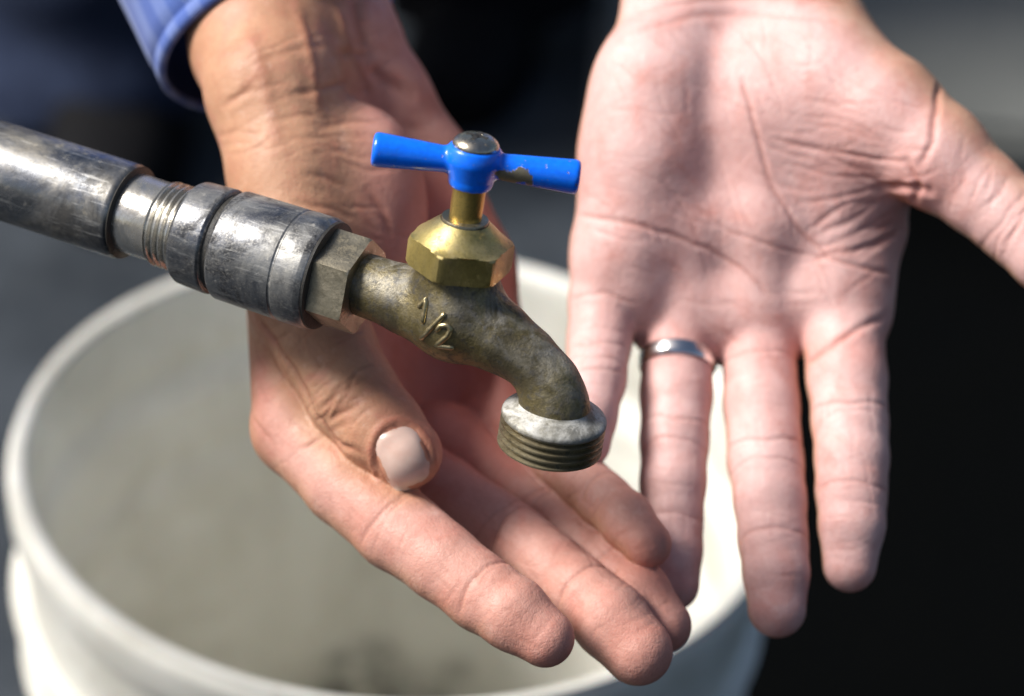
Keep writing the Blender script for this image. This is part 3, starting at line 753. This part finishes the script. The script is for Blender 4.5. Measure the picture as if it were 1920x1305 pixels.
crB = [([(1391, 150), (1415, 237), (1444, 342), (1496, 427), (1553, 485), (1620, 503), (1672, 513)], .065, .05),
       ([(1087, 404), (1182, 418), (1277, 446), (1344, 475), (1401, 513), (1449, 560)], .065, .045),
       ([(1296, 380), (1372, 437), (1467, 468), (1553, 485)], .055, .03), ([(1449, 261), (1563, 285), (1640, 298), (1705, 304)], .07, .035),
       ([(1480, 225), (1560, 238), (1630, 250)], .06, .018), ([(1470, 305), (1560, 330), (1650, 335)], .06, .022), ([(1500, 380), (1570, 372), (1650, 350)], .06, .03),
       ([(1572, 475), (1610, 466), (1648, 455), (1705, 420)], .09, .06), ([(1530, 440), (1590, 415), (1660, 370)], .07, .03), ([(1545, 462), (1600, 440), (1680, 395)], .07, .03),
       ([(1762, 160), (1752, 220), (1748, 266), (1724, 310)], .09, .07), ([(1700, 300), (1720, 340), (1715, 380)], .10, .08), ([(1650, 352), (1690, 350), (1740, 358)], .12, .14),
       ([(1575, 560), (1610, 530), (1650, 505)], .05, .02), ([(1840, 390), (1870, 370), (1890, 330)], .06, .03), ([(1880, 460), (1905, 430), (1925, 390)], .06, .045),
       # finger joints
       ([(1512, 680), (1560, 650), (1610, 615), (1662, 592)], .09, .06),
       ([(1070, 560), (1130, 548), (1190, 570)], .06, .03), ([(1072, 650), (1130, 642), (1180, 650)], .05, .03), ([(1080, 695), (1122, 690), (1172, 700)], .05, .035),
       ([(1190, 60), (1300, 30), (1420, 26), (1560, 40)], .10, .03), ([(1196, 20), (1320, 0), (1450, -4), (1590, 6)], .08, .03),
       # fine lines of the palm
       ([(1240, 330), (1300, 420), (1330, 520)], .05, .012), ([(1350, 300), (1372, 380), (1400, 470)], .05, .014), ([(1480, 400), (1530, 470), (1560, 540)], .05, .016),
       ([(1270, 560), (1330, 572), (1390, 566)], .05, .014), ([(1460, 540), (1510, 552), (1560, 545)], .05, .014), ([(1540, 120), (1610, 160), (1680, 190)], .06, .015),
       ([(1400, 60), (1440, 130), (1470, 210)], .05, .014), ([(1180, 200), (1240, 215), (1290, 210)], .05, .012), ([(1150, 470), (1180, 500), (1230, 515)], .05, .012)]
inB = lambda x, y: (x-1372)**2/270**2+(y-330)**2/290**2 < 1
crB += scatter(1110, 1660, 60, 610, 22, 34, (50, 150), .05, .013, inB, 14) + scatter(1110, 1660, 60, 610, 68, 30, (50, 150), .05, .013, inB, 14)
crB += scatter(1440, 1730, 170, 350, 9, 24, (50, 150), .055, .018, None, 8) + scatter(1540, 1690, 380, 480, -26, 12, (50, 110), .06, .03, None, 8)
crB += scatter(1760, 1900, 230, 460, 110, 10, (40, 90), .05, .018)
for c_ in (ringB, midB, idxB, pinB): crB += along(c_, 12, .045, .014, (30, 90)) + along(c_, 10, .045, .010, (40, 100), False)
def palB(v, N):
    pal = sstep(-N[:, 2], -.05, .45)
    px = 960+FPX*v[:, 0]/v[:, 2]; py = 652.5-FPX*v[:, 1]/v[:, 2]
    # back-of-hand tone comes round at the thumb side of the wrist
    ed = (px-1600)*.69-(py-15)*.72
    pal *= 1-sstep(ed, -70, 5)*(px > 1400)*.9
    fl = np.zeros(len(v))
    for c in (pinB, ringB, midB, idxB): fl = np.maximum(fl, .75*np.exp(-(np.linalg.norm(v-c[-1][0]-np.array([.1, -.6, .2]), axis=1)/.9)**2))
    fl = np.maximum(fl, .45*np.exp(-(((px-1720)/70)**2+((py-350)/60)**2)))
    fl = np.maximum(fl, .30*np.exp(-(((px-1285)/60)**2+((py-270)/130)**2)))  # redder over the hollow of the palm
    fl = np.maximum(fl, .35*np.exp(-((py-650)/40)**2)*(px > 1190)*(px < 1680))
    return pal, fl
fnB = hand_fn(palmB, digB, blobB, kp=.7)
hB, treeB = build_hand('hand', fnB, (1.0, -8.2, 62.6), (17.6, 16.0, 79), crB, M['skin_b'], palB,
                        'open hand with pink palm turned up and a silver ring on it',
    [(ringB, nrm([0, .2, -1]), [(1, [(-.75, .6)], .0), (2, [(-.30, .9), (.30, .8)], .05), (4, [(0, .9)], .05)]),
     (midB, nrm([0, .2, -1]), [(1, [(-1.15, .8), ], .0), (2, [(-.22, 1.), (.34, .8)], .05), (4, [(0, 1.)], .05)]),
     (idxB, nrm([0, .2, -1]), [(2, [(-.14, 1.), (.12, .6)], .05), (4, [(0, 1.)], .05)]),
     (pinB, nrm([0, .2, -1]), [(1, [(.1, .5)], .02), (2, [(-.1, .7)], .03)]), (thB, nrm([-.3, -.2, -1]), [(2, [(-.1, .7), (.15, .7)], .04)])], h=.065)

# ring on the ring finger
ra, rb2 = ringB[0][0], ringB[1][0]; rax = nrm(rb2-ra); rc = ra+rax*np.linalg.norm(rb2-ra)*.50
rax = nrm(rax+np.array([0, 0, -.22])); rr = .985
ring = lathe('finger_ring', rounded([(-.25, rr), (-.26, rr+.06), (-.13, rr+.11), (.13, rr+.11), (.26, rr+.06), (.25, rr), (-.25, rr)], .02), rc, rax, M['silver'], None)
tag(ring, 'plain polished silver band on a finger of the open hand', 'ring')

# sleeves
def sleeve(hem, far, r0, r1, label, seed, flat=1.0):
    a, b = hem, far; ax = nrm(b-a); L = np.linalg.norm(b-a); u = nrm(np.cross(ax, [0, 0, 1.])); w = np.cross(ax, u)
    rg = np.random.default_rng(seed); ph = rg.uniform(0, 6, 8)
    def ring_at(s, off, j, n):
        th = 2*math.pi*j/n; tt = s/L
        r = r0+(r1-r0)*tt+off
        k = sstep(s, 2.0, 6.5)
        r += k*(.28*math.sin(2*th+ph[0]+s*.35)+.20*math.sin(3*th+ph[1]-s*.5)+.16*math.sin(s*1.1+ph[2]+2*th))+.07*math.sin(3*th+ph[3])
        return a+ax*s+(u*math.cos(th)*flat+w*math.sin(th))*r
    n = 96
    def tube(name, rows, mat, parent):
        V = [ring_at(s, o, j, n) for s, o in rows for j in range(n)]; Fc = []
        for k in range(len(rows)-1):
            for j in range(n):
                q, p_ = k*n+j, k*n+(j+1) % n; Fc.append((q, p_, p_+n, q+n))
        o = mesh_obj(name, to_world(V), Fc, mat, parent)
        if mat is M['shirt']:
            add_attr(o, 'stripe', [.5+.5*math.sin(j/n*2*math.pi*22) for s, of in rows for j in range(n)])
        return o
    body_rows = [(s, 0.) for s in np.linspace(.4, L, 40)]
    sl_ = tube('sleeve', body_rows, M['shirt'], person); sl_['label'] = label
    cuff_rows = [(5.6, .02), (5.55, .10), (5.4, .13), (5.2, .13), (1.0, .12), (.55, .10), (.5, .04), (.42, .04), (.38, .13), (.1, .15), (0, .10), (-.03, .02), (0, -.06), (.2, -.09), (.6, -.09)]
    tube('cuff', cuff_rows, M['shirt'], sl_)
    tube('sleeve_shade', [(.2, -.10), (2, -.16), (9, -.2)], M['sleeve_shade'], sl_)
sleeve(P(525, 74, 70.0), P(300, -420, 74.0), 3.45, 4.4, 'blue striped shirt sleeve with folded cuff at the tanned wrist', 1)
sleeve(P(1385, -62, 71.6), P(1420, -640, 84), 3.6, 4.6, 'blue striped shirt sleeve above the open palm', 2)

# trousers and shoes: the person stands behind the bucket
def leg(x, y, r, lean, seed, mat, label):
    n, rows = 64, 46; V = []; Fc = []; rg = np.random.default_rng(seed); ph = rg.uniform(0, 6, 6)
    for i in range(rows):
        z = .035+.62*i/(rows-1)
        for j in range(n):
            th = 2*math.pi*j/n
            rad = r*(1+.12*(z-.03))+.008*math.sin(z*60+ph[0]+2*math.sin(th+ph[1]))*math.exp(-z*3)+.006*math.sin(3*th+ph[2]+z*14)+.004*math.sin(5*th+z*40)
            V.append((x+lean*z+rad*math.cos(th), y+.10*z+rad*math.sin(th)*1.15, z+.012*math.sin(th+ph[3])*(i == 0)))
    for k in range(rows-1):
        for j in range(n):
            a, b = k*n+j, k*n+(j+1) % n; Fc.append((a, b, b+n, a+n))
    o = mesh_obj('trouser_leg', V, Fc, mat, person); o['label'] = label; return o
def shoe(x, y, yaw):
    V = []; Fc = []; n, rows = 24, 30; c, s = math.cos(yaw), math.sin(yaw)
    for i in range(rows):
        tt = i/(rows-1); ly = -.15+.29*tt                     # toe at -y, towards the bucket
        wd = .048*math.sqrt(max(0, 1-((tt-.45)/.56)**2))*(1.08-.2*abs(tt-.3)) + .001
        ht = .030+.055*sstep(tt, .12, .62)
        ht *= min(1, .25+3.2*math.sqrt(tt+.001))
        for j in range(n):
            th = 2*math.pi*j/n; cx, cz = math.cos(th), math.sin(th)
            lx = wd*math.copysign(abs(cx)**.75, cx); lz = .008+max(0, cz)*ht*1.15 - max(0, -cz)*.004
            V.append((x+lx*c-ly*s, y+lx*s+ly*c, lz+.012))
    for k in range(rows-1):
        for j in range(n):
            a, b = k*n+j, k*n+(j+1) % n; Fc.append((a, b, b+n, a+n))
    Fc.append(tuple(range(n))[::-1]); Fc.append(tuple(range(len(V)-n, len(V))))
    o = mesh_obj('shoe', V, Fc, M['shoe'], person)
    V2 = []; F2 = []
    m = 40
    for z in (.001, .016):
        for j in range(m):
            th = 2*math.pi*j/m; ly = -.005+.152*math.sin(th); lx = .052*math.cos(th)*(1.05-.12*math.sin(th))
            V2.append((x+lx*c-ly*s, y+lx*s+ly*c, z))
    for j in range(m): F2.append((j, (j+1) % m, (j+1) % m+m, j+m))
    F2.append(tuple(range(m))[::-1]); F2.append(tuple(range(m, 2*m)))
    mesh_obj('sole', V2, F2, M['sole'], o, smooth=False)
leg(-.325, 1.66, .098, -.02, 5, M['navy'], 'navy trouser leg beyond the pipe')
leg(-.055, 1.86, .086, .02, 6, M['navy_shaded'], 'dark trouser leg between the two hands')
shoe(-.315, 1.62, .12); shoe(-.057, 1.83, -.05)
